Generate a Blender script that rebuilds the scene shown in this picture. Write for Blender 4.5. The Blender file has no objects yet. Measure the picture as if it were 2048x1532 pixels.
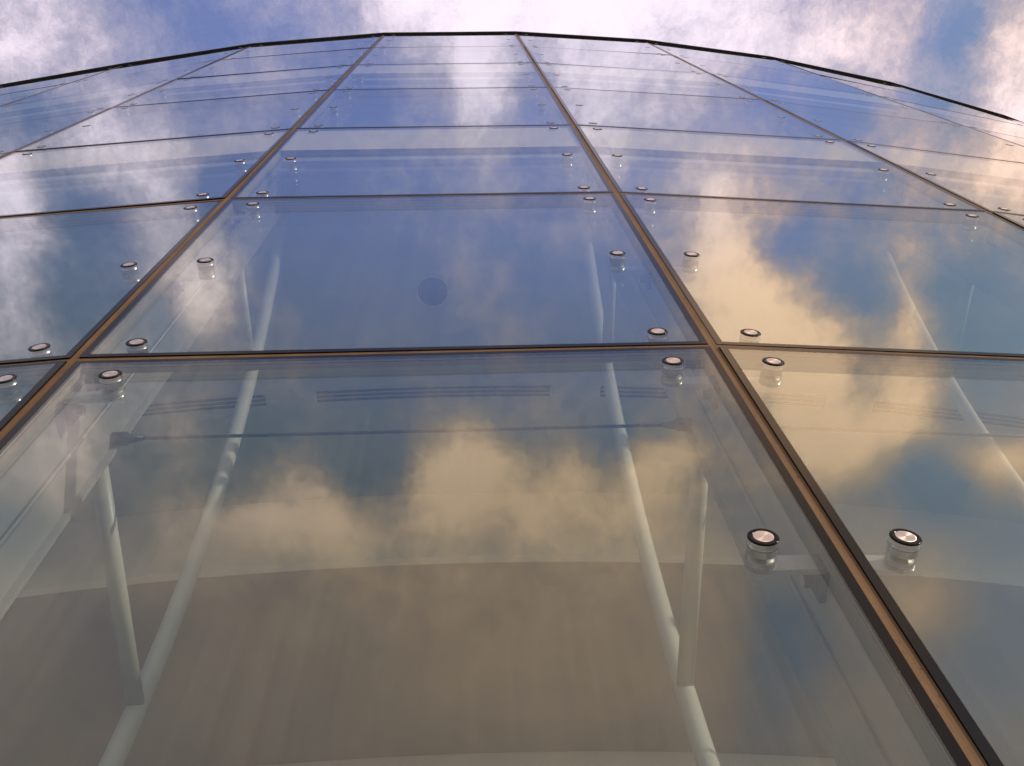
import bpy, bmesh, math, random
from mathutils import Vector, Matrix
random.seed(4)
sc = bpy.context.scene
COL = sc.collection

# ------------------------------------------------------------------ camera
EYE = 1.6
cam_d = bpy.data.cameras.new("camera")
cam = bpy.data.objects.new("camera", cam_d)
COL.objects.link(cam)
sc.camera = cam
cam_d.sensor_width = 36.0
cam_d.lens = 1980.25 / 2048.0 * 36.0
cam_d.clip_start = 0.02
cam_d.clip_end = 20000.0
_R = (Matrix.Rotation(-0.10406, 4, 'Z') @ Matrix.Rotation(math.pi / 2 + 1.15770, 4, 'X')
      @ Matrix.Rotation(-0.11160, 4, 'Z'))
cam.matrix_world = Matrix.Translation((0, 0, EYE)) @ _R

# ------------------------------------------------------------------ sun + sky
SUN_EL = math.radians(22.0)
SUN_AZ = math.radians(121.0)          # clockwise from +Y, seen from above: right of and behind the camera
sun_dir = Vector((math.sin(SUN_AZ) * math.cos(SUN_EL), math.cos(SUN_AZ) * math.cos(SUN_EL), math.sin(SUN_EL)))
sun_d = bpy.data.lights.new("sun", 'SUN')
sun_d.energy = 2.0
sun_d.angle = math.radians(0.6)
sun_d.color = (1.0, 0.80, 0.58)
sun = bpy.data.objects.new("sun", sun_d)
COL.objects.link(sun)
sun.rotation_euler = sun_dir.to_track_quat('Z', 'Y').to_euler()

sc.view_settings.view_transform = 'Standard'
sc.view_settings.look = 'None'
sc.view_settings.gamma = 1.0
sc.view_settings.use_curve_mapping = False
sc.view_settings.exposure = 0.46
sc.cycles.max_bounces = 8
sc.cycles.transparent_max_bounces = 48
sc.cycles.diffuse_bounces = 3
sc.cycles.glossy_bounces = 5
sc.cycles.caustics_reflective = False
sc.cycles.use_denoising = True
sc.cycles.sample_clamp_indirect = 6.0

# Where the clouds of the day lie on the cloud layer (x/z, y/z of the sky direction): a product sum of curves.
SKY_RANGE=(-0.8,1,-1.08,0.22)
SKY_X=[
 [-.081,-.080,-.079,-.076,-.073,-.073,-.078,-.086,-.098,-.118,-.122,-.109,-.111,-.138,-.151,-.127,-.124,-.128,-.145,-.192,-.226,-.188,-.086,.057,.158,.111,.002,-.071,-.102,-.092,-.087,-.109,-.181,-.314,-.475,-.608,-.720,-.801,-.794,-.741,-.717,-.759,-.783,-.792,-.795,-.754,-.687,-.612,-.524,-.395,-.245,-.102,.010,.081,.113,.097,.048,.013,.010,-.000,-.046,-.143,-.263,-.401,-.462,-.439,-.400,-.374,-.355,-.311,-.252,-.189,-.128,-.080,-.040,-.014,.000,.005,.007,.001,-.010,-.022,-.034,-.041],
 [.078,.072,.066,.062,.066,.078,.094,.112,.133,.150,.160,.194,.226,.268,.271,.219,.154,.085,-.007,-.037,-.015,.008,.004,-.006,-.046,-.217,-.407,-.474,-.492,-.542,-.587,-.571,-.496,-.360,-.214,-.083,.044,.113,.089,-.002,-.076,-.086,-.080,-.088,-.110,-.078,-.015,.071,.200,.366,.520,.611,.669,.687,.666,.616,.548,.462,.330,.248,.366,.504,.405,.198,-.005,-.150,-.147,-.044,.058,.123,.144,.108,.053,.052,.060,.077,.091,.093,.086,.076,.066,.057,.047,.038],
 [-.000,-.001,.005,.023,.053,.088,.121,.141,.144,.133,.179,.222,.231,.257,.221,.109,-.065,-.184,-.146,.006,.139,.122,-.006,-.229,-.415,-.431,-.403,-.405,-.430,-.443,-.385,-.301,-.251,-.232,-.207,-.149,-.051,.046,.017,-.102,-.177,-.135,-.015,.118,.186,.111,-.039,-.102,-.050,.029,.067,-.030,-.198,-.325,-.396,-.469,-.536,-.543,-.470,-.314,-.236,-.279,-.274,-.153,.005,.090,.064,.006,.032,.099,.155,.192,.190,.149,.125,.126,.137,.146,.153,.149,.133,.110,.088,.076],
 [-.038,-.039,-.042,-.047,-.058,-.073,-.084,-.089,-.087,-.078,-.045,-.057,-.087,-.123,-.108,.026,.246,.366,.293,.125,-.048,-.183,-.253,-.262,-.241,-.182,-.093,-.050,-.036,.001,.067,.154,.179,.065,-.099,-.192,-.222,-.230,-.188,-.094,-.042,-.049,-.097,-.116,-.076,-.076,-.103,-.132,-.165,-.214,-.310,-.367,-.273,-.086,.043,.125,.212,.262,.270,.142,-.007,.055,.253,.389,.390,.332,.318,.360,.407,.441,.490,.485,.439,.377,.317,.259,.213,.183,.169,.154,.135,.115,.099,.089],
 [-.008,-.008,-.010,-.014,-.012,.005,.036,.065,.081,.087,.076,.029,.024,.093,.253,.398,.318,.081,-.078,-.024,.118,.174,.062,-.169,-.322,-.171,.108,.239,.218,.043,-.174,-.295,-.282,-.098,.119,.260,.363,.322,.156,-.046,-.177,-.151,-.146,-.165,-.148,-.010,.096,.076,-.038,-.179,-.285,-.358,-.373,-.298,-.205,-.096,.080,.279,.441,.460,.246,-.003,-.088,-.177,-.249,-.256,-.206,-.111,.012,.049,.048,.022,-.022,.009,-.004,-.035,-.065,-.085,-.093,-.089,-.077,-.069,-.068,-.070],
 [.041,.047,.056,.067,.085,.107,.128,.143,.149,.168,.158,.129,.110,.106,.042,.016,-.066,-.147,-.131,-.022,.125,.181,.163,.097,.030,.004,.004,-.002,.009,.057,.101,.130,.111,-.003,-.159,-.249,-.271,-.238,-.193,-.162,-.142,-.124,-.048,.058,.127,.053,-.101,-.138,.008,.210,.297,.180,-.078,-.344,-.435,-.318,-.105,.125,.304,.373,.352,.324,.329,.283,.255,.248,.253,.189,.097,-.017,-.094,-.164,-.184,-.170,-.132,-.102,-.089,-.090,-.110,-.127,-.136,-.134,-.122,-.107],
 [.006,-.003,-.013,-.022,-.020,.004,.044,.078,.093,.084,.011,-.053,-.056,.085,.224,.268,.184,.039,.037,.160,.242,.177,.169,.217,.237,.276,.284,.265,.182,.040,-.068,-.176,-.255,-.318,-.305,-.231,-.088,.123,.142,-.033,-.151,-.116,-.004,.125,.188,.079,-.072,-.105,-.073,-.074,-.123,-.174,-.105,.094,.227,.186,.052,-.039,-.147,-.245,-.200,-.054,.048,.103,.200,.261,.220,.070,-.048,-.099,-.100,-.053,.026,.036,.029,.006,-.014,-.024,-.016,-.012,-.009,-.000,.009,.014],
 [.022,.021,.019,.014,.004,-.003,.002,.011,.008,-.023,-.047,-.007,-.068,-.172,-.265,-.375,-.337,-.109,.047,.046,-.048,-.100,.031,.268,.438,.333,.074,-.038,-.086,-.184,-.217,-.186,-.156,-.166,-.142,-.056,.095,.208,.144,.023,-.047,-.025,-.018,-.062,-.089,-.007,.120,.169,.060,-.075,-.116,-.036,-.070,-.130,-.110,-.114,-.146,-.054,.120,.184,.172,.097,-.018,-.073,-.056,.008,.042,.040,.096,.150,.174,.184,.161,.107,.040,-.001,-.004,.003,.000,-.004,-.008,-.014,-.021,-.028],
 [.006,.001,-.008,-.019,-.027,-.030,-.029,-.029,-.033,-.059,-.145,-.261,-.261,-.162,-.084,-.091,-.162,-.206,-.154,-.057,.001,-.069,-.171,-.165,-.127,-.101,-.023,.091,.088,-.018,-.089,-.158,-.175,-.103,-.002,-.000,-.047,.012,.079,.054,.020,.009,.021,.040,.049,.017,.017,.037,.076,.123,.089,-.015,-.050,-.092,-.149,-.129,.055,.211,.163,-.055,-.176,-.014,.218,.310,.227,.061,-.136,-.280,-.345,-.311,-.179,-.011,.128,.135,.104,.087,.085,.080,.061,.050,.047,.038,.019,-.003],
 [.007,.008,.008,.009,.012,.018,.026,.044,.067,.071,.063,.066,.039,.032,.092,.204,.196,.083,-.010,-.066,-.070,-.022,.082,.158,.156,.152,.134,.080,.073,.124,.149,.135,.101,.031,-.050,-.075,-.056,-.014,.020,.024,.023,.001,.011,.043,.047,.030,.005,.000,.020,.050,.075,.084,.053,-.019,-.114,-.151,-.122,-.070,-.033,.063,.154,.179,.139,-.047,-.181,-.252,-.170,-.148,-.136,-.071,.010,.112,.172,.166,.172,.183,.206,.221,.207,.193,.185,.166,.137,.105],
 [-.008,-.001,.008,.015,.014,.007,.005,.009,.025,.062,.141,.182,.126,-.013,-.036,-.010,.174,.363,.370,.207,-.042,-.239,-.229,-.010,.096,.050,.016,.011,-.060,-.152,-.088,.026,.065,.033,-.006,.007,.070,.133,.103,.025,-.045,-.072,-.095,-.119,-.142,-.102,-.001,.054,.047,.038,.032,.031,-.029,-.185,-.210,-.069,.059,.025,-.135,-.222,-.098,.090,.149,.130,.084,.002,-.082,-.114,-.118,-.092,-.079,-.069,-.063,-.084,-.085,-.071,-.055,-.041,-.041,-.038,-.040,-.045,-.043,-.031],
 [-.006,-.009,-.013,-.020,-.027,-.034,-.037,-.035,-.033,.004,.009,-.000,-.046,-.130,-.160,-.226,-.052,.194,.260,.240,.233,.222,.157,.003,-.214,-.164,.067,.157,.145,.123,.010,-.100,-.106,-.016,.075,.095,.056,.008,-.113,-.193,-.146,-.037,.005,.004,-.023,-.026,.031,.021,-.018,.010,.099,.157,.141,.092,.050,-.036,-.144,-.143,-.074,.046,.155,.073,-.035,.006,.033,.060,-.036,-.038,-.029,-.032,-.009,.013,.030,.047,.048,.048,.048,.037,.025,.016,.015,.017,.013,.002],
 [.015,.011,.006,.006,.013,.025,.034,.035,.030,-.030,-.147,-.195,-.169,-.138,-.023,.036,.103,.133,.126,.132,.127,.051,-.019,.032,.040,-.026,-.082,-.072,-.046,.004,.034,.025,.009,-.025,-.106,-.147,-.067,.045,.087,.042,.002,-.001,.050,.133,.114,-.033,-.108,-.047,.021,.070,.124,.143,.053,-.091,-.138,-.044,.091,.161,.134,.017,-.105,-.156,-.167,-.153,-.139,-.094,-.059,.067,.095,.039,.019,.024,-.016,-.050,-.037,-.018,-.003,.006,.003,.000,.000,.004,.010,.013],
 [-.015,-.008,-.000,.010,.024,.045,.061,.064,.051,.036,-.005,-.031,-.059,-.006,-.071,-.105,-.009,-.038,-.109,-.070,-.018,.039,.084,.011,-.057,-.033,-.024,-.032,.007,.081,.112,.117,.087,.012,-.047,-.005,.126,.166,.093,-.032,-.125,-.130,-.085,.020,.092,.031,-.114,-.148,-.024,.069,.048,-.033,-.037,-.006,.028,.084,.076,-.017,-.110,-.155,-.007,.131,.050,.049,.034,-.069,-.189,-.100,.005,.099,.149,.175,.106,.022,-.014,-.035,-.044,-.048,-.055,-.064,-.077,-.093,-.107,-.119]]
SKY_Y=[
 [-.200,-.201,-.204,-.201,-.197,-.194,-.197,-.209,-.223,-.235,-.246,-.259,-.273,-.286,-.292,-.292,-.291,-.296,-.311,-.324,-.338,-.382,-.434,-.459,-.460,-.428,-.332,-.166,-.023,.024,.056,.128,.208,.261,.308,.355,.377,.365,.331,.274,.179,.084,.009,-.067,-.138,-.200,-.289,-.377,-.450,-.521,-.549,-.500,-.513,-.663,-.739,-.726,-.696,-.656,-.649,-.655,-.661,-.647,-.610,-.580],
 [.018,.017,.019,.022,.022,.018,.006,-.012,-.031,-.049,-.075,-.114,-.148,-.157,-.143,-.119,-.093,-.068,-.050,-.050,-.085,-.167,-.263,-.267,-.122,.088,.274,.426,.546,.624,.654,.668,.679,.673,.652,.667,.693,.647,.539,.417,.276,.211,.250,.265,.246,.223,.170,.108,.048,-.018,-.020,.023,.052,.118,.191,.243,.311,.350,.311,.294,.314,.319,.284,.277],
 [-.138,-.136,-.139,-.141,-.137,-.132,-.123,-.109,-.098,-.093,-.083,-.060,-.042,-.055,-.091,-.133,-.174,-.205,-.227,-.252,-.295,-.382,-.518,-.589,-.485,-.309,-.176,-.099,-.072,-.101,-.161,-.209,-.248,-.323,-.363,-.328,-.266,-.126,.087,.264,.384,.427,.444,.459,.442,.411,.367,.345,.331,.330,.321,.272,.189,.103,.083,.077,.077,.070,.039,.017,.009,-.007,.020,.010],
 [.008,.003,-.001,-.009,-.020,-.040,-.060,-.073,-.084,-.100,-.133,-.177,-.216,-.241,-.252,-.253,-.246,-.214,-.161,-.124,-.126,-.170,-.255,-.334,-.383,-.417,-.397,-.266,-.034,.223,.378,.366,.292,.219,.111,-.034,-.210,-.420,-.586,-.631,-.568,-.475,-.404,-.320,-.239,-.186,-.094,.019,.114,.168,.163,.161,.116,.040,.122,.118,.109,.088,.106,.117,.129,.135,.097,.107],
 [-.033,-.034,-.035,-.037,-.030,-.014,.009,.024,.022,.013,.010,.015,.027,.042,.047,.032,.000,-.037,-.065,-.080,-.076,-.045,-.008,.048,.174,.351,.501,.599,.607,.489,.281,.083,-.037,-.067,-.094,-.143,-.195,-.271,-.335,-.307,-.162,-.050,-.034,.034,.147,.273,.304,.321,.279,.198,.098,-.073,-.167,-.205,-.220,-.283,-.302,-.168,-.133,-.161,-.182,-.144,-.115,-.116],
 [.054,.054,.069,.080,.086,.096,.103,.111,.128,.155,.186,.216,.243,.271,.301,.307,.286,.258,.250,.252,.222,.145,.067,-.024,-.169,-.322,-.411,-.378,-.188,.076,.309,.414,.371,.240,.086,-.027,-.079,-.137,-.149,-.051,.126,.223,.194,.216,.222,.156,.131,.101,.097,.128,.119,.106,.023,-.200,-.251,-.263,-.263,-.206,-.089,-.028,.003,.020,-.047,-.025],
 [-.032,-.037,-.043,-.051,-.058,-.076,-.104,-.133,-.155,-.171,-.181,-.186,-.179,-.160,-.135,-.111,-.082,-.040,.012,.074,.139,.193,.244,.254,.173,.057,-.079,-.203,-.281,-.286,-.175,-.032,.075,.136,.146,.144,.156,.167,.115,-.055,-.203,-.204,-.061,.043,.106,.277,.466,.421,.290,.207,.130,-.023,-.194,-.261,-.110,-.032,.065,.050,-.056,-.033,.008,-.010,-.025,-.014],
 [.029,.029,.026,.022,.018,.023,.034,.053,.071,.083,.082,.076,.077,.077,.060,.026,-.011,-.039,-.056,-.063,-.059,-.039,-.001,.029,-.012,-.073,-.062,-.013,.042,.084,.078,-.001,-.097,-.098,-.012,.096,.198,.240,.225,.203,.144,-.023,-.277,-.461,-.420,-.130,.149,.201,.217,.293,.316,.292,.304,.201,-.025,-.068,-.148,-.191,-.154,-.089,-.087,-.066,-.054,-.050],
 [-.014,-.003,.027,.035,.038,.037,.048,.070,.093,.116,.129,.126,.102,.053,-.006,-.050,-.082,-.132,-.204,-.251,-.223,-.144,-.057,.058,.186,.242,.186,.016,-.204,-.353,-.246,.057,.251,.292,.265,.206,.065,-.117,-.250,-.201,-.004,.150,.150,.100,.070,-.008,-.067,-.029,.010,.062,.106,.175,.212,.158,.090,.058,-.039,-.118,-.078,-.043,-.051,-.077,-.169,-.160],
 [.092,.096,.106,.105,.097,.111,.154,.205,.221,.201,.153,.106,.064,.020,-.031,-.083,-.136,-.190,-.239,-.269,-.259,-.146,.061,.165,.049,-.114,-.138,-.047,.001,-.022,-.060,-.064,-.031,-.015,-.055,-.075,.001,.069,.069,.020,-.011,-.043,-.070,-.039,.022,.087,.102,.076,.002,-.078,-.114,-.162,-.160,-.164,-.180,-.212,-.141,.059,.142,.170,.185,.206,.169,.168],
 [-.073,-.069,-.051,-.039,-.040,-.032,-.023,-.016,-.002,.023,.069,.125,.167,.193,.202,.179,.132,.085,.054,.024,-.020,-.091,-.197,-.268,-.207,-.038,.118,.153,.017,-.193,-.234,-.065,.113,.119,.032,-.004,.042,.058,-.025,-.094,-.007,.035,-.076,-.206,-.231,-.121,.070,.183,.151,.050,-.082,-.217,-.261,-.240,.041,.065,.182,.165,.064,.056,.070,.037,-.057,-.072],
 [.016,.014,.014,.020,.031,.033,.025,.009,-.006,-.008,-.002,-.009,-.036,-.068,-.089,-.090,-.080,-.065,-.047,-.029,-.019,-.006,.056,.144,.149,.084,-.009,-.058,-.034,.012,.100,.200,.210,.126,-.034,-.256,-.333,-.202,.056,.270,.271,.140,-.016,-.134,-.158,-.089,.014,.090,.095,-.023,-.094,-.067,-.052,-.119,.046,.121,.238,.093,-.101,-.152,-.055,-.042,-.044,-.024],
 [-.047,-.052,-.070,-.067,-.064,-.053,-.027,.002,.021,.027,.029,.028,.032,.041,.031,-.005,-.042,-.056,-.050,-.037,.001,.054,.093,.119,.057,-.112,-.180,-.084,.060,.143,.056,-.097,-.159,-.051,.109,.195,.130,-.054,-.196,-.150,.095,.255,.120,-.048,-.080,-.028,.064,.114,.062,-.062,-.121,-.098,-.042,.061,.141,.033,.048,.143,.045,-.112,-.168,-.104,.083,.082],
 [.077,.078,.081,.075,.066,.067,.052,.026,.003,-.009,.003,.019,.034,.042,.043,.042,.041,.043,.025,-.042,-.109,-.083,.031,.091,-.006,-.145,-.152,.008,.129,.079,-.022,-.045,.012,.032,-.007,-.048,-.018,.070,.085,-.022,-.127,-.114,-.044,.029,.102,.141,.088,.028,-.033,-.059,-.058,-.060,.072,.140,.031,.101,.180,.133,.012,-.020,-.056,-.146,-.264,-.287]]


world = bpy.data.worlds.new("World")
sc.world = world
world.use_nodes = True


class NT:
    """tiny node-tree writer"""
    def __init__(self, tree):
        self.t = tree
        self.t.nodes.clear()

    def n(self, kind, ins=None, **props):
        nd = self.t.nodes.new(kind)
        for k, v in props.items():
            setattr(nd, k, v)
        for k, v in (ins or {}).items():
            s = nd.inputs[k]
            if isinstance(v, bpy.types.NodeSocket):
                self.t.links.new(v, s)
            else:
                s.default_value = v
        return nd

    def math(self, op, a, b=0.0, c=0.0, clamp=False):
        return self.n('ShaderNodeMath', {0: a, 1: b, 2: c}, operation=op, use_clamp=clamp).outputs[0]

    def vmath(self, op, a, b=(0, 0, 0)):
        nd = self.n('ShaderNodeVectorMath', {0: a, 1: b}, operation=op)
        return nd.outputs['Value'] if op in ('DOT_PRODUCT', 'LENGTH', 'DISTANCE') else nd.outputs[0]

    def noise(self, vec, scale, detail=4.0, rough=0.5, dist=0.0):
        return self.n('ShaderNodeTexNoise', {'Vector': vec, 'Scale': scale, 'Detail': detail, 'Roughness': rough,
                                             'Distortion': dist})

    def mix(self, fac, a, b):
        nd = self.n('ShaderNodeMix', data_type='RGBA')
        for i, v in ((0, fac), (6, a), (7, b)):
            if isinstance(v, bpy.types.NodeSocket):
                self.t.links.new(v, nd.inputs[i])
            else:
                nd.inputs[i].default_value = v
        return nd.outputs[2]

    def ramp(self, v, lo, hi):
        nd = self.n('ShaderNodeMapRange', {'Value': v, 'From Min': lo, 'From Max': hi}, interpolation_type='SMOOTHSTEP')
        return nd.outputs[0]

    def curve(self, v, ys):
        nd = self.n('ShaderNodeFloatCurve', {'Value': v})
        m = nd.mapping
        m.use_clip = False
        c = m.curves[0]
        n = len(ys)
        while len(c.points) < n:
            c.points.new(0.5, 0.5)
        for i, y in enumerate(ys):
            c.points[i].location = (i / (n - 1), y)
        m.update()
        return nd.outputs[0]


def build_world():
    T = NT(world.node_tree)
    d = T.n('ShaderNodeTexCoord').outputs['Generated']
    xyz = T.n('ShaderNodeSeparateXYZ', {0: d})
    z = T.math('MAXIMUM', xyz.outputs[2], 0.16)
    q = T.n('ShaderNodeCombineXYZ', {0: T.math('DIVIDE', xyz.outputs[0], z), 1: T.math('DIVIDE', xyz.outputs[1], z), 2: 0.0}).outputs[0]
    # wispy displacement of the cloud edges
    w1 = T.vmath('SUBTRACT', T.noise(q, 9.0, 5.0, 0.72).outputs['Color'], (0.5, 0.5, 0.5))
    qs = T.vmath('ADD', q, T.vmath('MULTIPLY', w1, (WARP, WARP, 0.0)))
    sx = T.n('ShaderNodeSeparateXYZ', {0: qs})
    x0, x1, y0, y1 = SKY_RANGE
    u = T.n('ShaderNodeMapRange', {'Value': sx.outputs[0], 'From Min': x0, 'From Max': x1}).outputs[0]
    v = T.n('ShaderNodeMapRange', {'Value': sx.outputs[1], 'From Min': y0, 'From Max': y1}).outputs[0]
    acc = None
    for cx, cy in zip(SKY_X, SKY_Y):
        a, b = T.curve(u, cx), T.curve(v, cy)
        acc = T.math('MULTIPLY', a, b) if acc is None else T.math('MULTIPLY_ADD', a, b, acc)
    fine = T.noise(T.vmath('MULTIPLY', T.vmath('ADD', q, T.vmath('MULTIPLY', w1, (0.05, 0.05, 0.0))), (1.0, 0.80, 1.0)), 12.0, 7.0, 0.76).outputs['Fac']
    c = T.math('ADD', acc, 0.40)
    amp = T.math('MULTIPLY_ADD', T.ramp(xyz.outputs[2], 0.76, 0.88), FINE * 0.80, FINE * 0.20)   # hazier, smoother cloud lower down
    c = T.math('ADD', c, T.math('MULTIPLY', T.math('SUBTRACT', fine, 0.5), amp))
    cov = T.ramp(c, 0.05, 0.93)
    cov = T.math('MULTIPLY_ADD', cov, 1.0 - VEIL, VEIL)        # a thin high veil over everything
    # the cloud's own light: lavender white overhead, peach towards the low sun
    warm = T.ramp(T.vmath('DOT_PRODUCT', d, tuple(WARM_DIR)), WARM_LO, WARM_HI)
    warm = T.math('MULTIPLY', warm, T.math('SUBTRACT', 1.0, T.ramp(xyz.outputs[2], 0.915, 0.985)))
    cc = T.mix(warm, CLOUD_COOL, CLOUD_WARM)
    thick = T.ramp(c, 0.42, 1.02)
    cc = T.mix(thick, T.mix(1.0, cc, cc), T.n('ShaderNodeVectorMath', {0: cc, 1: (CLOUD_TOP, CLOUD_TOP, CLOUD_TOP)}, operation='MULTIPLY').outputs[0])
    sky = T.n('ShaderNodeTexSky', sky_type='NISHITA', sun_disc=False, sun_elevation=SUN_EL, sun_rotation=SUN_AZ,
              air_density=1.0, dust_density=0.3, ozone_density=4.0)
    tint = T.mix(T.ramp(xyz.outputs[2], 0.84, 0.996), (*SKY_TINT_LOW, 1), (*SKY_TINT, 1))
    skyc = T.n('ShaderNodeVectorMath', {0: sky.outputs[0], 1: tint}, operation='MULTIPLY').outputs[0]
    bg1 = T.n('ShaderNodeBackground', {'Color': skyc, 'Strength': SKY_STRENGTH}).outputs[0]
    bg2 = T.n('ShaderNodeBackground', {'Color': cc, 'Strength': CLOUD_STRENGTH}).outputs[0]
    m = T.n('ShaderNodeMixShader', {0: cov, 1: bg1, 2: bg2}).outputs[0]
    T.n('ShaderNodeOutputWorld', {'Surface': m})


VEIL = 0.08
WARP = 0.062
FINE = 1.18
WARM_DIR = Vector((0.45, -0.80, 0.12)).normalized()
WARM_LO, WARM_HI = 0.05, 0.62
CLOUD_COOL = (0.62, 0.54, 0.62, 1)
CLOUD_WARM = (0.96, 0.61, 0.37, 1)
CLOUD_TOP = 1.7
CLOUD_STRENGTH = 0.75
SKY_STRENGTH = 0.14
SKY_TINT = (1.68, 1.30, 1.50)
SKY_TINT_LOW = (1.05, 1.00, 0.78)
build_world()
world.cycles.sampling_method = 'NONE'

DUST = 0.06
WAVE = 0.0020
SPAN = 0.78
CEIL_COL = (0.52, 0.62, 0.62)
CEIL2_COL = (0.44, 0.395, 0.38)
BULK_COL = (0.95, 0.92, 0.86)

# ------------------------------------------------------------------ materials
def mat(name):
    m = bpy.data.materials.new(name)
    m.use_nodes = True
    return m, NT(m.node_tree)


def principled(name, col, rough=0.5, metal=0.0, grain=0.0, gscale=40.0, bump=0.0, **kw):
    m, T = mat(name)
    oc = T.n('ShaderNodeTexCoord').outputs['Object']
    nz = T.noise(oc, gscale, 2.0, 0.6).outputs['Fac'] if (grain or bump) else None
    base = (*col, 1)
    if grain:
        base = T.mix(nz, tuple(c * (1 - grain) for c in col) + (1,), tuple(min(1, c * (1 + grain)) for c in col) + (1,))
    ins = {'Base Color': base, 'Roughness': rough, 'Metallic': metal}
    ins.update(kw)
    if bump:
        ins['Normal'] = T.n('ShaderNodeBump', {'Height': nz, 'Strength': bump, 'Distance': 0.002}).outputs[0]
    b = T.n('ShaderNodeBsdfPrincipled', ins)
    T.n('ShaderNodeOutputMaterial', {'Surface': b.outputs[0]})
    return m


def glass_sheet(name, tint, dust, rough):
    """a clear sheet: both its surfaces mirror the sky by the angle of incidence, the rest passes through"""
    m, T = mat(name)
    g = T.n('ShaderNodeNewGeometry')
    pos = g.outputs['Position']
    # the faint roller waves and bow of toughened glass
    nrm = g.outputs['Normal']
    if dust:
        wav = T.noise(T.vmath('MULTIPLY', pos, (1.0, 1.0, 0.6)), 2.1, 1.0, 0.5).outputs['Color']
        nrm = T.vmath('NORMALIZE', T.vmath('ADD', nrm, T.vmath('MULTIPLY', T.vmath('SUBTRACT', wav, (0.5, 0.5, 0.5)), (WAVE, WAVE, WAVE))))
    c = T.math('ABSOLUTE', T.vmath('DOT_PRODUCT', g.outputs['Incoming'], g.outputs['Normal']))
    k = T.math('POWER', T.math('SUBTRACT', 1.0, c, clamp=True), 4.6)
    r = T.math('MULTIPLY_ADD', k, 0.960, 0.040)
    r2 = T.math('DIVIDE', T.math('MULTIPLY', r, 2.0), T.math('ADD', r, 1.0))
    gl = T.n('ShaderNodeBsdfAnisotropic', {'Color': T.mix(T.math('POWER', k, 0.5), (0.88, 0.98, 0.97, 1), (0.95, 0.96, 1.0, 1)), 'Roughness': rough, 'Anisotropy': 0.0, 'Normal': nrm}).outputs[0]
    tr = T.n('ShaderNodeBsdfTransparent', {'Color': (*tint, 1)}).outputs[0]
    body = tr
    if dust:
        streak = T.noise(T.vmath('MULTIPLY', pos, (31.0, 31.0, 0.45)), 1.0, 3.0, 0.7).outputs['Fac']
        blot = T.noise(pos, 2.3, 1.0, 0.6).outputs['Fac']
        df = T.math('MULTIPLY', T.ramp(T.math('MULTIPLY', streak, blot), 0.12, 0.5), dust)
        di = T.n('ShaderNodeBsdfDiffuse', {'Color': (0.55, 0.52, 0.47, 1)}).outputs[0]
        body = T.n('ShaderNodeMixShader', {0: df, 1: tr, 2: di}).outputs[0]
    mx = T.n('ShaderNodeMixShader', {0: r2, 1: body, 2: gl}).outputs[0]
    T.n('ShaderNodeOutputMaterial', {'Surface': mx})
    return m


def sealant_mat():
    m, T = mat("brown_sealant")
    pos = T.n('ShaderNodeNewGeometry').outputs['Position']
    a = T.noise(T.vmath('MULTIPLY', pos, (1.0, 1.0, 0.35)), 9.0, 6.0, 0.65).outputs['Fac']
    spots = T.ramp(T.noise(pos, 110.0, 2.0, 0.7).outputs['Fac'], 0.60, 0.68)
    patch = T.ramp(T.noise(pos, 2.6, 3.0, 0.6).outputs['Fac'], 0.42, 0.7)
    c = T.mix(a, (0.075, 0.042, 0.024, 1), (0.30, 0.18, 0.10, 1))
    c = T.mix(T.math('MULTIPLY', T.math('MULTIPLY', spots, patch), 0.9), c, (0.03, 0.022, 0.018, 1))
    bp = T.n('ShaderNodeBump', {'Height': a, 'Strength': 0.4, 'Distance': 0.003}).outputs[0]
    b = T.n('ShaderNodeBsdfPrincipled', {'Base Color': c, 'Roughness': 0.75, 'Specular IOR Level': 0.25, 'Normal': bp})
    T.n('ShaderNodeOutputMaterial', {'Surface': b.outputs[0]})
    return m


def cap_mat():
    m, T = mat("turned_steel_cap")
    tg = T.n('ShaderNodeTangent', direction_type='RADIAL', axis='Y').outputs[0]
    b = T.n('ShaderNodeBsdfPrincipled', {'Base Color': (0.82, 0.74, 0.70, 1), 'Metallic': 1.0, 'Roughness': 0.34,
                                         'Anisotropic': 0.75, 'Tangent': tg})
    T.n('ShaderNodeOutputMaterial', {'Surface': b.outputs[0]})
    return m


def paving_mat():
    m, T = mat("grey_paving")
    pos = T.n('ShaderNodeNewGeometry').outputs['Position']
    br = T.n('ShaderNodeTexBrick', {'Vector': pos, 'Color1': (0.43, 0.41, 0.38, 1), 'Color2': (0.37, 0.355, 0.33, 1),
                                    'Mortar': (0.09, 0.085, 0.08, 1), 'Scale': 1.6, 'Mortar Size': 0.012})
    nz = T.noise(pos, 6.0, 6.0, 0.65).outputs['Fac']
    c = T.mix(T.math('MULTIPLY', nz, 0.45), br.outputs[0], (0.28, 0.27, 0.25, 1))
    b = T.n('ShaderNodeBsdfPrincipled', {'Base Color': c, 'Roughness': 0.8})
    T.n('ShaderNodeOutputMaterial', {'Surface': b.outputs[0]})
    return m


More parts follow.
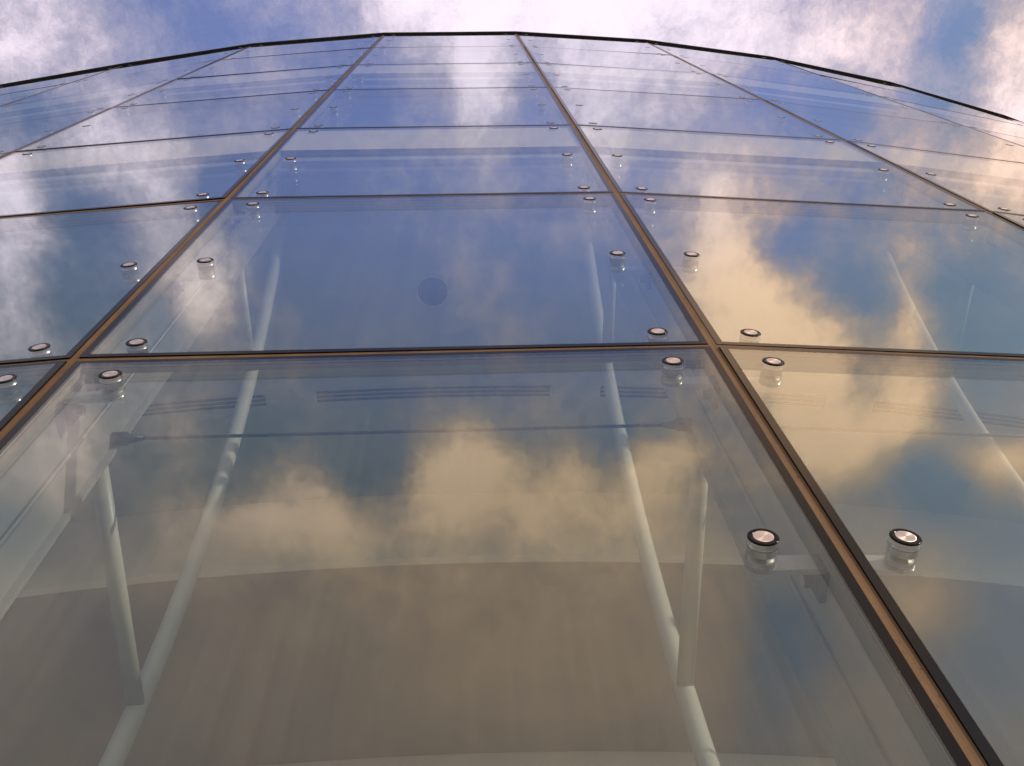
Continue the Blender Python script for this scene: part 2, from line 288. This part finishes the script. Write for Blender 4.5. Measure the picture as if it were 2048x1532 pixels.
M_GLASS = glass_sheet("outer_glass", (0.905, 0.93, 0.93), DUST, 0.008)
M_GLASS_IN = glass_sheet("inner_glass", (0.905, 0.93, 0.93), 0.0, 0.03)
M_CLEAR = bpy.data.materials.new("sheet_back")
M_CLEAR.use_nodes = True
_T = NT(M_CLEAR.node_tree)
_T.n('ShaderNodeOutputMaterial', {'Surface': _T.n('ShaderNodeBsdfTransparent', {'Color': (1, 1, 1, 1)}).outputs[0]})
M_FRIT = principled("black_edge_band", (0.007, 0.006, 0.006), 0.16, 0.0, **{"Specular IOR Level": 0.22})
M_SPACER = principled("grey_spacer", (0.36, 0.33, 0.31), 0.45, 0.2, 0.15, 60)
M_SEAL = sealant_mat()
M_CAP = cap_mat()
M_RING = principled("black_ring", (0.009, 0.007, 0.007), 0.14, 0.0, **{"Specular IOR Level": 0.12})
M_STEEL = principled("polished_steel", (0.60, 0.60, 0.60), 0.27, 1.0)
M_CAPFAR = principled("glint_damped_cap", (0.45, 0.42, 0.42), 0.5, 1.0)  # cap steel darkened in colour to damp bright glints on far buttons
M_STEELFAR = principled("glint_damped_bushing", (0.40, 0.40, 0.41), 0.5, 1.0)  # bushing steel darkened in colour so distant sun glints fade
M_DARKSTEEL = principled("dark_clamp_steel", (0.05, 0.06, 0.09), 0.4, 0.6)
M_ARM = principled("satin_bracket_steel", (0.55, 0.56, 0.56), 0.42, 0.3, 0.1, 50)
M_WHITE = principled("white_painted_steel", (0.56, 0.59, 0.57), 0.38, 0.0, 0.06, 12)
M_FIN = principled("pale_grey_fin_paint", (0.36, 0.37, 0.375), 0.33, 0.0, 0.06, 8)
M_CEIL = principled("grey_ceiling_board", CEIL_COL, 0.8, 0.0, 0.06, 5)
M_CEIL2 = principled("taupe_ceiling_board", CEIL2_COL, 0.8, 0.0, 0.06, 5)
M_PELMET = principled("white_ceiling_trim", (0.80, 0.79, 0.74), 0.6, 0.0, 0.04, 6)
M_SPAN = principled("grey_spandrel_board", (0.62, 0.59, 0.51), 0.7, 0.0, 0.05, 4)
M_BULK = principled("cream_bulkhead", BULK_COL, 0.7, 0.0, 0.05, 6)
M_SLOT = principled("dark_air_slot", (0.006, 0.008, 0.014), 0.6)
M_LAMP = principled("smoked_lamp_glass", (0.012, 0.016, 0.03), 0.4)
M_COPING = principled("black_coping", (0.010, 0.010, 0.011), 0.5)
M_WALL = principled("interior_wall", (0.60, 0.60, 0.57), 0.8, 0.0, 0.08, 3)
M_FLOOR = principled("interior_floor", (0.62, 0.60, 0.55), 0.4, 0.0, 0.1, 3)
M_ROOF = principled("roof_sheet", (0.25, 0.25, 0.25), 0.8, 0.0, 0.1, 3)
M_PAVE = paving_mat()

# ------------------------------------------------------------------ plan of the faceted drum
W = 2.0
R = 29.6311
DIST = 1.1320
PH = -0.0077
DA = 2 * math.asin(W / 2 / R)
ROW = 2.1765
LINE0 = EYE + 0.7203
ZTOP = LINE0 + 7 * ROW
BAYS = range(-6, 8)
ROWS = range(-1, 7)


def line_z(k):
    return LINE0 + ROW * k


def plan(k, r=0.0):
    """point on the drum at joint number k (may be fractional), r metres in from the joint line;
    left of joint -2 the wall runs on almost straight"""
    a = (max(k, -2) - 0.5) * DA + PH
    p = Vector(((R - r) * math.sin(a), DIST + R - (R - r) * math.cos(a), 0.0))
    if k < -2:
        g = -2.0 * DA + PH - 0.25 * DA
        t, n = Vector((math.cos(g), math.sin(g), 0)), Vector((-math.sin(g), math.cos(g), 0))
        p = plan(-2) + t * (W * (k + 2)) + n * r
    return p


def on(k, r, z):
    v = plan(k, r)
    v.z = z
    return v


def bay_frame(i):
    """origin at joint i; X along the facet, Y into the building, Z up"""
    a, b = plan(i), plan(i + 1)
    x = (b - a).normalized()
    y = Vector((-x.y, x.x, 0))
    return a, x, y


def frame_matrix(o, x, y):
    m = Matrix.Identity(4)
    m.col[0][:3] = x
    m.col[1][:3] = y
    m.col[2][:3] = (0, 0, 1)
    m.col[3][:3] = o
    return m


# ------------------------------------------------------------------ mesh helpers
def mesh_from(name, bm, mats, smooth=False):
    me = bpy.data.meshes.new(name)
    bmesh.ops.recalc_face_normals(bm, faces=bm.faces)
    bm.to_mesh(me)
    bm.free()
    for m in (mats if isinstance(mats, (list, tuple)) else [mats]):
        me.materials.append(m)
    if smooth:
        for p in me.polygons:
            p.use_smooth = True
    return me


def link(name, me, parent=None, matrix=None):
    o = bpy.data.objects.new(name, me)
    COL.objects.link(o)
    if parent is not None:
        o.parent = parent
    if matrix is not None:
        o.matrix_local = matrix
    return o


def thing(name, label, cat, loc=(0, 0, 0), group=None):
    o = bpy.data.objects.new(name, None)
    o.empty_display_size = 0.1
    COL.objects.link(o)
    o.location = loc
    o["label"] = label
    o["category"] = cat
    if group:
        o["group"] = group
    return o


def struct(name, me):
    o = link(name, me)
    o["kind"] = "structure"
    return o


def box(bm, x0, x1, y0, y1, z0, z1, mi=0, front=None):
    vs = [bm.verts.new(p) for p in ((x0, y0, z0), (x1, y0, z0), (x1, y1, z0), (x0, y1, z0),
                                    (x0, y0, z1), (x1, y0, z1), (x1, y1, z1), (x0, y1, z1))]
    for k, idx in enumerate(((0, 1, 5, 4), (1, 2, 6, 5), (2, 3, 7, 6), (3, 0, 4, 7), (4, 5, 6, 7), (3, 2, 1, 0))):
        fc = bm.faces.new([vs[i] for i in idx])
        fc.material_index = (front if (k == 0 and front is not None) else mi)
    return vs


def hexa(bm, pts, mi=0):
    vs = [bm.verts.new(p) for p in pts]
    for idx in ((0, 1, 5, 4), (1, 2, 6, 5), (2, 3, 7, 6), (3, 0, 4, 7), (4, 5, 6, 7), (3, 2, 1, 0)):
        bm.faces.new([vs[i] for i in idx]).material_index = mi


def lathe_y(bm, prof, n=28, cx=0.0, cz=0.0):
    """turned shape about the Y axis; prof = [(y, radius, material index of the band that follows)]"""
    rings = []
    for (y, r, _m) in prof:
        if r < 1e-6:
            rings.append([bm.verts.new((cx, y, cz))])
        else:
            rings.append([bm.verts.new((cx + r * math.cos(2 * math.pi * i / n), y, cz + r * math.sin(2 * math.pi * i / n)))
                          for i in range(n)])
    for a in range(len(prof) - 1):
        A, B, mi = rings[a], rings[a + 1], prof[a][2]
        for i in range(n):
            j = (i + 1) % n
            if len(A) == 1 and len(B) == 1:
                continue
            if len(A) == 1:
                f = bm.faces.new((A[0], B[j], B[i]))
            elif len(B) == 1:
                f = bm.faces.new((A[i], A[j], B[0]))
            else:
                f = bm.faces.new((A[i], A[j], B[j], B[i]))
            f.material_index = mi


def tube(bm, pts, rad, n=18, caps=True, mi=0):
    rings = []
    for i, p in enumerate(pts):
        p = Vector(p)
        t = (Vector(pts[min(i + 1, len(pts) - 1)]) - Vector(pts[max(i - 1, 0)])).normalized()
        s = Vector((0, 0, 1)) if abs(t.z) < 0.9 else Vector((0, 1, 0))
        u = t.cross(s).normalized()
        v = t.cross(u)
        r = rad[i] if isinstance(rad, (list, tuple)) else rad
        rings.append([bm.verts.new(p + (u * math.cos(2 * math.pi * k / n) + v * math.sin(2 * math.pi * k / n)) * r) for k in range(n)])
    for A, B in zip(rings, rings[1:]):
        for k in range(n):
            bm.faces.new((A[k], A[(k + 1) % n], B[(k + 1) % n], B[k])).material_index = mi
    if caps:
        bm.faces.new(rings[0][::-1])
        bm.faces.new(rings[-1])


def ring_slab(bm, k0, k1, r0, r1, z0, z1, step=0.25, mi=0):
    """a piece of floor or ceiling that follows the curve of the drum"""
    n = max(1, int(round((k1 - k0) / step)))
    prev = None
    for i in range(n + 1):
        k = k0 + (k1 - k0) * i / n
        cur = [bm.verts.new(on(k, r, z)) for r, z in ((r0, z0), (r1, z0), (r1, z1), (r0, z1))]
        if prev:
            for a in range(4):
                bm.faces.new((prev[a], cur[a], cur[(a + 1) % 4], prev[(a + 1) % 4])).material_index = mi
        else:
            bm.faces.new(cur)
        prev = cur
    bm.faces.new(prev[::-1])


# ------------------------------------------------------------------ setting: ground, floors, ceilings, walls
bm = bmesh.new()
S = 3000.0
bm.faces.new([bm.verts.new(p) for p in ((-S, -S, 0), (S, -S, 0), (S, S, 0), (-S, S, 0))])
struct("ground", mesh_from("ground", bm, M_PAVE))

K0, K1 = BAYS[0], BAYS[-1] + 1
DEEP = 9.0
C1 = EYE + 7.05           # soffit of the tall lobby
C2 = EYE + 6.13           # dropped ceiling behind the first bulkhead
C3 = EYE + 5.55
B1, B2 = 2.91, 4.79       # where the bulkheads stand, metres in from the glass


def slab(name, *a, m=M_CEIL):
    bm = bmesh.new()
    ring_slab(bm, K0, K1, *a)
    return struct(name, mesh_from(name, bm, m))


slab("floor", 0.06, DEEP, 0.004, 0.06, m=M_FLOOR)
slab("ceiling", 0.185, B1 - 0.002, C1, C1 + 0.22, m=M_CEIL)
slab("ceiling_trim", 0.062, 0.183, C1 + 0.15, C1 + 0.19, m=M_PELMET)
slab("bulkhead", B1, B1 + 0.06, C2 - 0.004, C1 + 0.20, m=M_BULK)
slab("ceiling_dropped", B1 + 0.062, B2 - 0.002, C2, C2 + 0.08, m=M_CEIL2)
slab("bulkhead_inner", B2, B2 + 0.06, C3, C2 + 0.07, m=M_BULK)
slab("ceiling_inner", B2 + 0.062, DEEP - 0.01, C3 + 0.02, C3 + 0.1, m=M_CEIL2)
slab("floor_upper", 0.185, DEEP - 0.01, C1 + 0.224, C1 + 0.34, m=M_FLOOR)
for n_, zc in enumerate((line_z(5) - 0.2, line_z(7) - 0.2)):
    slab("ceiling_storey", 0.185, DEEP - 0.01, zc, zc + 0.22, m=M_CEIL)
    slab("ceiling_trim_storey", 0.062, 0.183, zc + 0.15, zc + 0.19, m=M_PELMET)
    if n_ == 0:
        slab("floor_storey", 0.185, DEEP - 0.01, zc + 0.224, zc + 0.34, m=M_FLOOR)
slab("roof", 0.03, DEEP + 0.3, ZTOP + 0.03, ZTOP + 0.10, m=M_ROOF)
slab("wall_back", DEEP, DEEP + 0.25, 0.004, ZTOP + 0.02, m=M_WALL)
for k in (K0, K1 - 0.06):  # unseen end walls, added to stop light leaking in at the open ends
    bm = bmesh.new()
    ring_slab(bm, k, k + 0.06, 0.08, DEEP - 0.02, 0.07, ZTOP - 0.01, step=0.06)
    struct("wall_end", mesh_from("wall_end", bm, M_WALL))

# ------------------------------------------------------------------ the glass facade
facade = thing("glass_facade", "tall convex facade of mirror like glass panels with brown joints and steel buttons", "facade",
               plan(0.5))
FI = Matrix.Translation(-plan(0.5))

HB = 0.0145      # half width of the sealant joint
BAND = 0.023     # black band along each panel edge
TH = 0.035       # glazing thickness


def panel_meshes(wd, ht):
    x0, x1, z0, z1 = HB, wd - HB, HB, ht - HB
    # outer sheet, set inside the black band
    bm = bmesh.new()
    vs = box(bm, x0 + BAND, x1 - BAND, 0.0, TH, z0 + BAND, z1 - BAND, mi=2, front=0)
    bm.faces.ensure_lookup_table()
    bm.faces[2].material_index = 1
    outer = mesh_from("glass_panel", bm, [M_GLASS, M_GLASS_IN, M_CLEAR])
    # black band, flush with the sheet
    bm = bmesh.new()
    e = 0.0008
    for a in ((x0, x0 + BAND - e, z0, z1), (x1 - BAND + e, x1, z0, z1),
              (x0 + BAND, x1 - BAND, z0, z0 + BAND - e), (x0 + BAND, x1 - BAND, z1 - BAND + e, z1)):
        box(bm, a[0], a[1], 0.0005, 0.0085, a[2], a[3])
    band = mesh_from("edge_band", bm, M_FRIT)
    # spacer behind the band: two steps with a dark groove between them
    bm = bmesh.new()
    for (ya, yb, g, mi) in ((0.0095, 0.0165, BAND - 0.0010, 0), (0.0165, 0.0188, BAND - 0.0035, 1), (0.0188, TH + 0.001, BAND - 0.0010, 0)):
        for a in ((x0 + .001, x0 + g, z0 + .001, z1 - .001), (x1 - g, x1 - .001, z0 + .001, z1 - .001),
                  (x0 + g, x1 - g, z0 + .001, z0 + g), (x0 + g, x1 - g, z1 - g, z1 - .001)):
            box(bm, a[0], a[1], ya, yb, a[2], a[3], mi)
    spacer = mesh_from("spacer_frame", bm, [M_SPACER, M_RING])
    return outer, band, spacer


PM = panel_meshes(W, ROW)
JIG = {}
_e = HB + BAND + 0.002
bm = bmesh.new()
box(bm, _e, W - _e, 0.0125, 0.0200, ROW - SPAN, ROW - _e, 0)
box(bm, _e, W - _e, 0.0115, 0.0300, ROW - SPAN - 0.012, ROW - SPAN - 0.001, 1)
SPM = mesh_from("spandrel_board", bm, [M_SPAN, M_DARKSTEEL])
for i in BAYS:
    o, x, y = bay_frame(i)
    for r_ in ROWS:
        mw = frame_matrix(Vector((o.x, o.y, line_z(r_))), x, y)
        # no two panes are hung perfectly true
        jig = Matrix.Translation((W / 2, 0, ROW / 2)) @ Matrix.Rotation(random.gauss(0, 0.0014), 4, 'X') @ \
            Matrix.Rotation(random.gauss(0, 0.0014), 4, 'Z') @ Matrix.Translation((-W / 2, 0, -ROW / 2))
        JIG[i, r_] = jig
        p = link("glass_panel", PM[0], facade, FI @ mw @ jig)
        link("edge_band", PM[1], p)
        link("spacer_frame", PM[2], p)
        if r_ in (2, 4):                      # slab edge behind: the head of the panel carries an opaque pale board
            link("spandrel_board", SPM, p)

# sealant in the joints
for j in range(K0, K1 + 1):
    bm = bmesh.new()
    _, xa, ya = bay_frame(j - 1)
    _, xb, yb = bay_frame(j)
    o = plan(j)
    h = HB - 0.0006
    z = line_z(-1) - 0.02
    f0, f1, f2 = o - xa * h + ya * 0.004, o + (ya + yb) * 0.5 * 0.0055, o + xb * h + yb * 0.004
    k0, k2 = o - xa * h + ya * TH, o + xb * h + yb * TH
    for (zl, zh) in ((z, ZTOP - 0.002),):
        loop = [f0, f1, f2, k2, k0]
        lo = [bm.verts.new(Vector((v.x, v.y, zl)) - plan(0.5)) for v in loop]
        hi = [bm.verts.new(Vector((v.x, v.y, zh)) - plan(0.5)) for v in loop]
        for a in range(5):
            bm.faces.new((lo[a], lo[(a + 1) % 5], hi[(a + 1) % 5], hi[a]))
        bm.faces.new(lo[::-1])
        bm.faces.new(hi)
    link("vertical_sealant", mesh_from("vertical_sealant", bm, M_SEAL), facade)
bm = bmesh.new()
box(bm, HB + 0.0005, W - HB - 0.0005, 0.0045, TH - 0.001, -HB + 0.0006, HB - 0.0006)
HS = mesh_from("horizontal_sealant", bm, M_SEAL)
for i in BAYS:
    o, x, y = bay_frame(i)
    for k in range(-1, 7):
        link("horizontal_sealant", HS, facade, FI @ frame_matrix(Vector((o.x, o.y, line_z(k))), x, y))
# coping along the top edge, one length for each bay
for i in BAYS:
    bm = bmesh.new()
    a, x, y = bay_frame(i)
    pa, pb = plan(i, -0.028), plan(i + 1, -0.028)
    qa, qb = plan(i, 0.20), plan(i + 1, 0.20)
    d_ = (pb - pa).normalized() * 0.0015
    pts = [Vector((v.x, v.y, z)) - plan(0.5) for z in (ZTOP - 0.012, ZTOP + 0.09) for v in (pa + d_, pb - d_, qb - d_, qa + d_)]
    hexa(bm, pts)
    link("coping", mesh_from("coping", bm, M_COPING), facade)

# point fixings: a turned steel button in a black ring, its bushings through the glazing, and the arm behind
UB, VB = 0.155, 0.130


def ring_mesh():
    bm = bmesh.new()
    lathe_y(bm, [(-0.0006, 0.0225, 0), (-0.0020, 0.0230, 0), (-0.0024, 0.0320, 0), (-0.0012, 0.0338, 0), (0.0006, 0.0338, 0)])
    return mesh_from("fixing", bm, M_RING, True)


def cap_mesh():
    bm = bmesh.new()
    lathe_y(bm, [(-0.0036, 0.0, 0), (-0.0034, 0.0150, 0), (-0.0034, 0.0205, 0), (-0.0028, 0.0222, 0), (-0.0005, 0.0224, 0)])
    me = mesh_from("steel_cap", bm, M_CAP)
    return me


def bush_mesh():
    bm = bmesh.new()
    lathe_y(bm, [(0.0012, 0.0330, 0), (0.0160, 0.0330, 1), (0.0165, 0.0338, 1), (0.0182, 0.0338, 0), (0.0186, 0.0325, 0),
                 (0.0352, 0.0325, 1), (0.0356, 0.014, 1), (0.056, 0.014, 1)], 32)
    return mesh_from("bushing", bm, [M_STEEL, M_DARKSTEEL], True)


def washer_mesh():
    bm = bmesh.new()
    lathe_y(bm, [(0.0500, 0.010, 0), (0.0502, 0.0285, 0), (0.0560, 0.0300, 0), (0.0640, 0.0300, 0), (0.0650, 0.0, 0)])
    return mesh_from("washer", bm, M_ARM, True)


def arm_mesh(sgn):
    """sgn -1: the fin is on the low-x side"""
    bm = bmesh.new()
    L_ = sgn * (UB - 0.016)
    x0, x1 = sorted((0.0, L_))
    box(bm, x0, x1, 0.0655, 0.079, -0.028, 0.028, 0)
    # clamp boss and bolt on the fin
    xc = L_ - sgn * 0.012
    box(bm, min(xc, xc + sgn * 0.022), max(xc, xc + sgn * 0.022), 0.0795, 0.150, -0.034, 0.034, 1)
    tube(bm, [(xc - sgn * 0.03, 0.115, 0.0), (xc - sgn * 0.001, 0.115, 0.0)], 0.016, 12, True, 1)
    return mesh_from("bracket_arm", bm, [M_ARM, M_DARKSTEEL])


def small_mesh(name="fixing"):
    bm = bmesh.new()
    small_fixing(bm, 0, 0)
    return mesh_from(name, bm, [M_RING, M_CAPFAR, M_STEELFAR], True)


def small_fixing(bm, cx, cz, n=18):
    lathe_y(bm, [(-0.0016, 0.0, 1), (-0.0013, 0.0220, 0), (-0.0012, 0.0320, 0), (-0.0006, 0.0338, 0), (0.0012, 0.0338, 2),
                 (0.0160, 0.0330, 0), (0.0175, 0.0338, 2), (0.0352, 0.0325, 2), (0.0356, 0.012, 0), (0.056, 0.012, 0)], n, cx, cz)


SPOTS = [(u, v, s) for s, u in ((-1, UB), (1, W - UB)) for v in (VB, ROW * 0.485, ROW - VB)]
SHOWN = {0: range(-1, 2), 1: range(-1, 3), 2: range(-2, 4), 3: range(-3, 5), 4: range(-3, 6), 5: range(-3, 6), 6: range(-3, 6)}
RM, CM, BMSH, WM, SM = ring_mesh(), cap_mesh(), bush_mesh(), washer_mesh(), small_mesh()
AM = {-1: arm_mesh(-1), 1: arm_mesh(1)}
rest = bmesh.new()
for i in BAYS:
    o, x, y = bay_frame(i)
    for r_ in ROWS:
        for (u, v, s) in SPOTS:
            mw = frame_matrix(Vector((o.x, o.y, line_z(r_))), x, y) @ JIG[i, r_] @ Matrix.Translation((u, 0, v))
            if r_ in SHOWN and i in SHOWN[r_]:
                spin = Matrix.Rotation(random.uniform(0, 6.28), 4, 'Y')
                if r_ <= 2:
                    f_ = link("fixing", RM, facade, FI @ mw)
                    link("steel_cap", CM, f_, spin)
                    link("bushing", BMSH, f_)
                    link("washer", WM, f_)
                    link("bracket_arm", AM[s], f_)
                else:
                    link("fixing", SM, facade, FI @ mw)
            else:
                n0 = len(rest.verts)
                small_fixing(rest, 0, 0, 10)
                rest.verts.ensure_lookup_table()
                bmesh.ops.transform(rest, matrix=FI @ mw, verts=rest.verts[n0:])
ro = link("fixing_row", mesh_from("fixing_row", rest, [M_RING, M_CAP, M_STEEL], True), facade)
ro["kind"] = "stuff"

# vertical fins behind the joints
for j in range(K0, K1 + 1):
    c = (plan(j, 1.0) - plan(j)).normalized()
    t = Vector((-c.y, c.x, 0))
    fm = FI @ frame_matrix(plan(j), -t, c)
    bm = bmesh.new()
    zb, zt = 0.08, ZTOP - 0.02
    box(bm, -0.009, 0.009, 0.060, 0.362, zb, zt)
    web = link("fin", mesh_from("fin", bm, M_FIN), facade, fm)
    bm = bmesh.new()
    box(bm, -0.030, 0.030, 0.3625, 0.377, zb, zt)
    link("fin_flange", mesh_from("fin_flange", bm, M_FIN), web)
    bm = bmesh.new()
    for s in (-1, 1):
        tube(bm, [(s * 0.016, 0.226, zb), (s * 0.016, 0.226, zt)], 0.0075, 10)
    link("fin_rod", mesh_from("fin_rod", bm, M_FIN, True), web)

# ------------------------------------------------------------------ bowed white masts with struts, one behind each joint
PEAK = EYE + 2.75


def bow(z):
    return 1.25 - 0.87 * ((z - PEAK) / 3.8) ** 2


MAST_LABELS = {
    0: "bowed white steel mast behind the left joint of the central glass bay",
    1: "bowed white steel mast behind the right joint of the central glass bay",
    2: "bowed white steel mast at the far right edge, one joint right of the central bay",
    -1: "bowed white steel mast at the far left edge, one joint left of the central bay",
}
for j in (-1, 0, 1, 2):
    base = on(j, bow(PEAK - 3.8), PEAK - 3.8)
    t = thing("bow_mast", MAST_LABELS[j], "mast", base, "bowed masts behind the glass")
    pts = [on(j, bow(PEAK - 3.8 + 7.6 * a / 36), PEAK - 3.8 + 7.6 * a / 36) - base for a in range(37)]
    bm = bmesh.new()
    tube(bm, pts, 0.036, 24)
    link("bow_tube", mesh_from("bow_tube", bm, M_WHITE, True), t)
    for (zm, zf) in ((PEAK, line_z(1)), (EYE + 5.0, line_z(2)), (EYE + 0.55, line_z(0))):
        bm = bmesh.new()
        tube(bm, [on(j, bow(zm), zm) - base, on(j, 0.376, zf) - base], 0.0305, 24)
        link("strut", mesh_from("strut", bm, M_WHITE, True), t)

ROD_LABELS = {
    -1: "thin dark tie rod between the fins left of the central bay",
    0: "thin dark tie rod spanning the central bay below the first horizontal joint",
    1: "thin dark tie rod between the fins right of the central bay",
}
for i in (-1, 0, 1):
    z = EYE + 3.03
    a, b = on(i, 0.345, z), on(i + 1, 0.345, z)
    dv = (b - a).normalized()
    a, b = a + dv * 0.012, b - dv * 0.012
    t = thing("tie_rod", ROD_LABELS[i], "tie rod", a, "tie rods between the fins")
    bm = bmesh.new()
    tube(bm, [dv * 0.09, (b - a) - dv * 0.09], 0.006, 10)
    link("rod", mesh_from("rod", bm, M_DARKSTEEL, True), t)
    for (p, s) in ((Vector(), dv), (b - a, -dv)):
        bm = bmesh.new()
        tube(bm, [p, p + s * 0.045, p + s * 0.055, p + s * 0.10], [0.024, 0.024, 0.017, 0.0075], 14)
        link("clevis", mesh_from("clevis", bm, M_DARKSTEEL, True), t)

# ------------------------------------------------------------------ ceiling services of the lobby
DIFF = {-2: "slotted ceiling air diffuser second left of the central one",
        -1: "slotted ceiling air diffuser just left of the central one, crossed by the mast",
        0: "central slotted ceiling air diffuser with three dark slots",
        1: "slotted ceiling air diffuser just right of the central one, crossed by the mast",
        2: "slotted ceiling air diffuser second right of the central one"}
for n_, lab in DIFF.items():
    kc = 0.460 + 1.183 * n_
    half = 0.905 / W
    rr = 2.005
    base = on(kc, rr, C1)
    t = thing("air_diffuser", lab, "air vent", base, "air diffusers in the lobby ceiling")
    kk = R / (R - rr)
    bm = bmesh.new()
    pieces = 8
    def strip(bm, r0, r1, z0, z1):
        ring = None
        for a in range(pieces + 1):
            k = kc + (a / pieces * 2 - 1) * half * kk
            cur = [bm.verts.new(on(k, r, z) - base) for r, z in ((r0, z0), (r1, z0), (r1, z1), (r0, z1))]
            if ring:
                for e in range(4):
                    bm.faces.new((ring[e], cur[e], cur[(e + 1) % 4], ring[(e + 1) % 4]))
            else:
                bm.faces.new(cur)
            ring = cur
        bm.faces.new(ring[::-1])
    strip(bm, rr - 0.058, rr + 0.058, C1 - 0.004, C1 - 0.001)
    link("frame", mesh_from("frame", bm, M_CEIL), t)
    for q_ in (-0.034, 0.0, 0.034):
        bm = bmesh.new()
        strip(bm, rr + q_ - 0.0115, rr + q_ + 0.0115, C1 - 0.0055, C1 - 0.0045)
        link("slot", mesh_from("slot", bm, M_SLOT), t)

dl = on(0.473, 1.185, C1)
t = thing("downlight", "round recessed ceiling light in the central bay above the first joint", "ceiling light", dl)
bm = bmesh.new()
n = 48
for (ra, rb, za, zb) in ((0.112, 0.120, -0.007, -0.007), (0.120, 0.120, -0.007, -0.001), (0.112, 0.112, -0.007, -0.001)):
    A = [bm.verts.new((ra * math.cos(2 * math.pi * k / n), ra * math.sin(2 * math.pi * k / n), za)) for k in range(n)]
    B = [bm.verts.new((rb * math.cos(2 * math.pi * k / n), rb * math.sin(2 * math.pi * k / n), zb)) for k in range(n)]
    for k in range(n):
        bm.faces.new((A[k], A[(k + 1) % n], B[(k + 1) % n], B[k]))
link("trim_ring", mesh_from("trim_ring", bm, M_PELMET), t)
bm = bmesh.new()
A = [bm.verts.new((0.111 * math.cos(2 * math.pi * k / n), 0.111 * math.sin(2 * math.pi * k / n), -0.003)) for k in range(n)]
cv = bm.verts.new((0, 0, -0.001))
for k in range(n):
    bm.faces.new((A[k], A[(k + 1) % n], cv))
link("lens", mesh_from("lens", bm, M_LAMP), t)
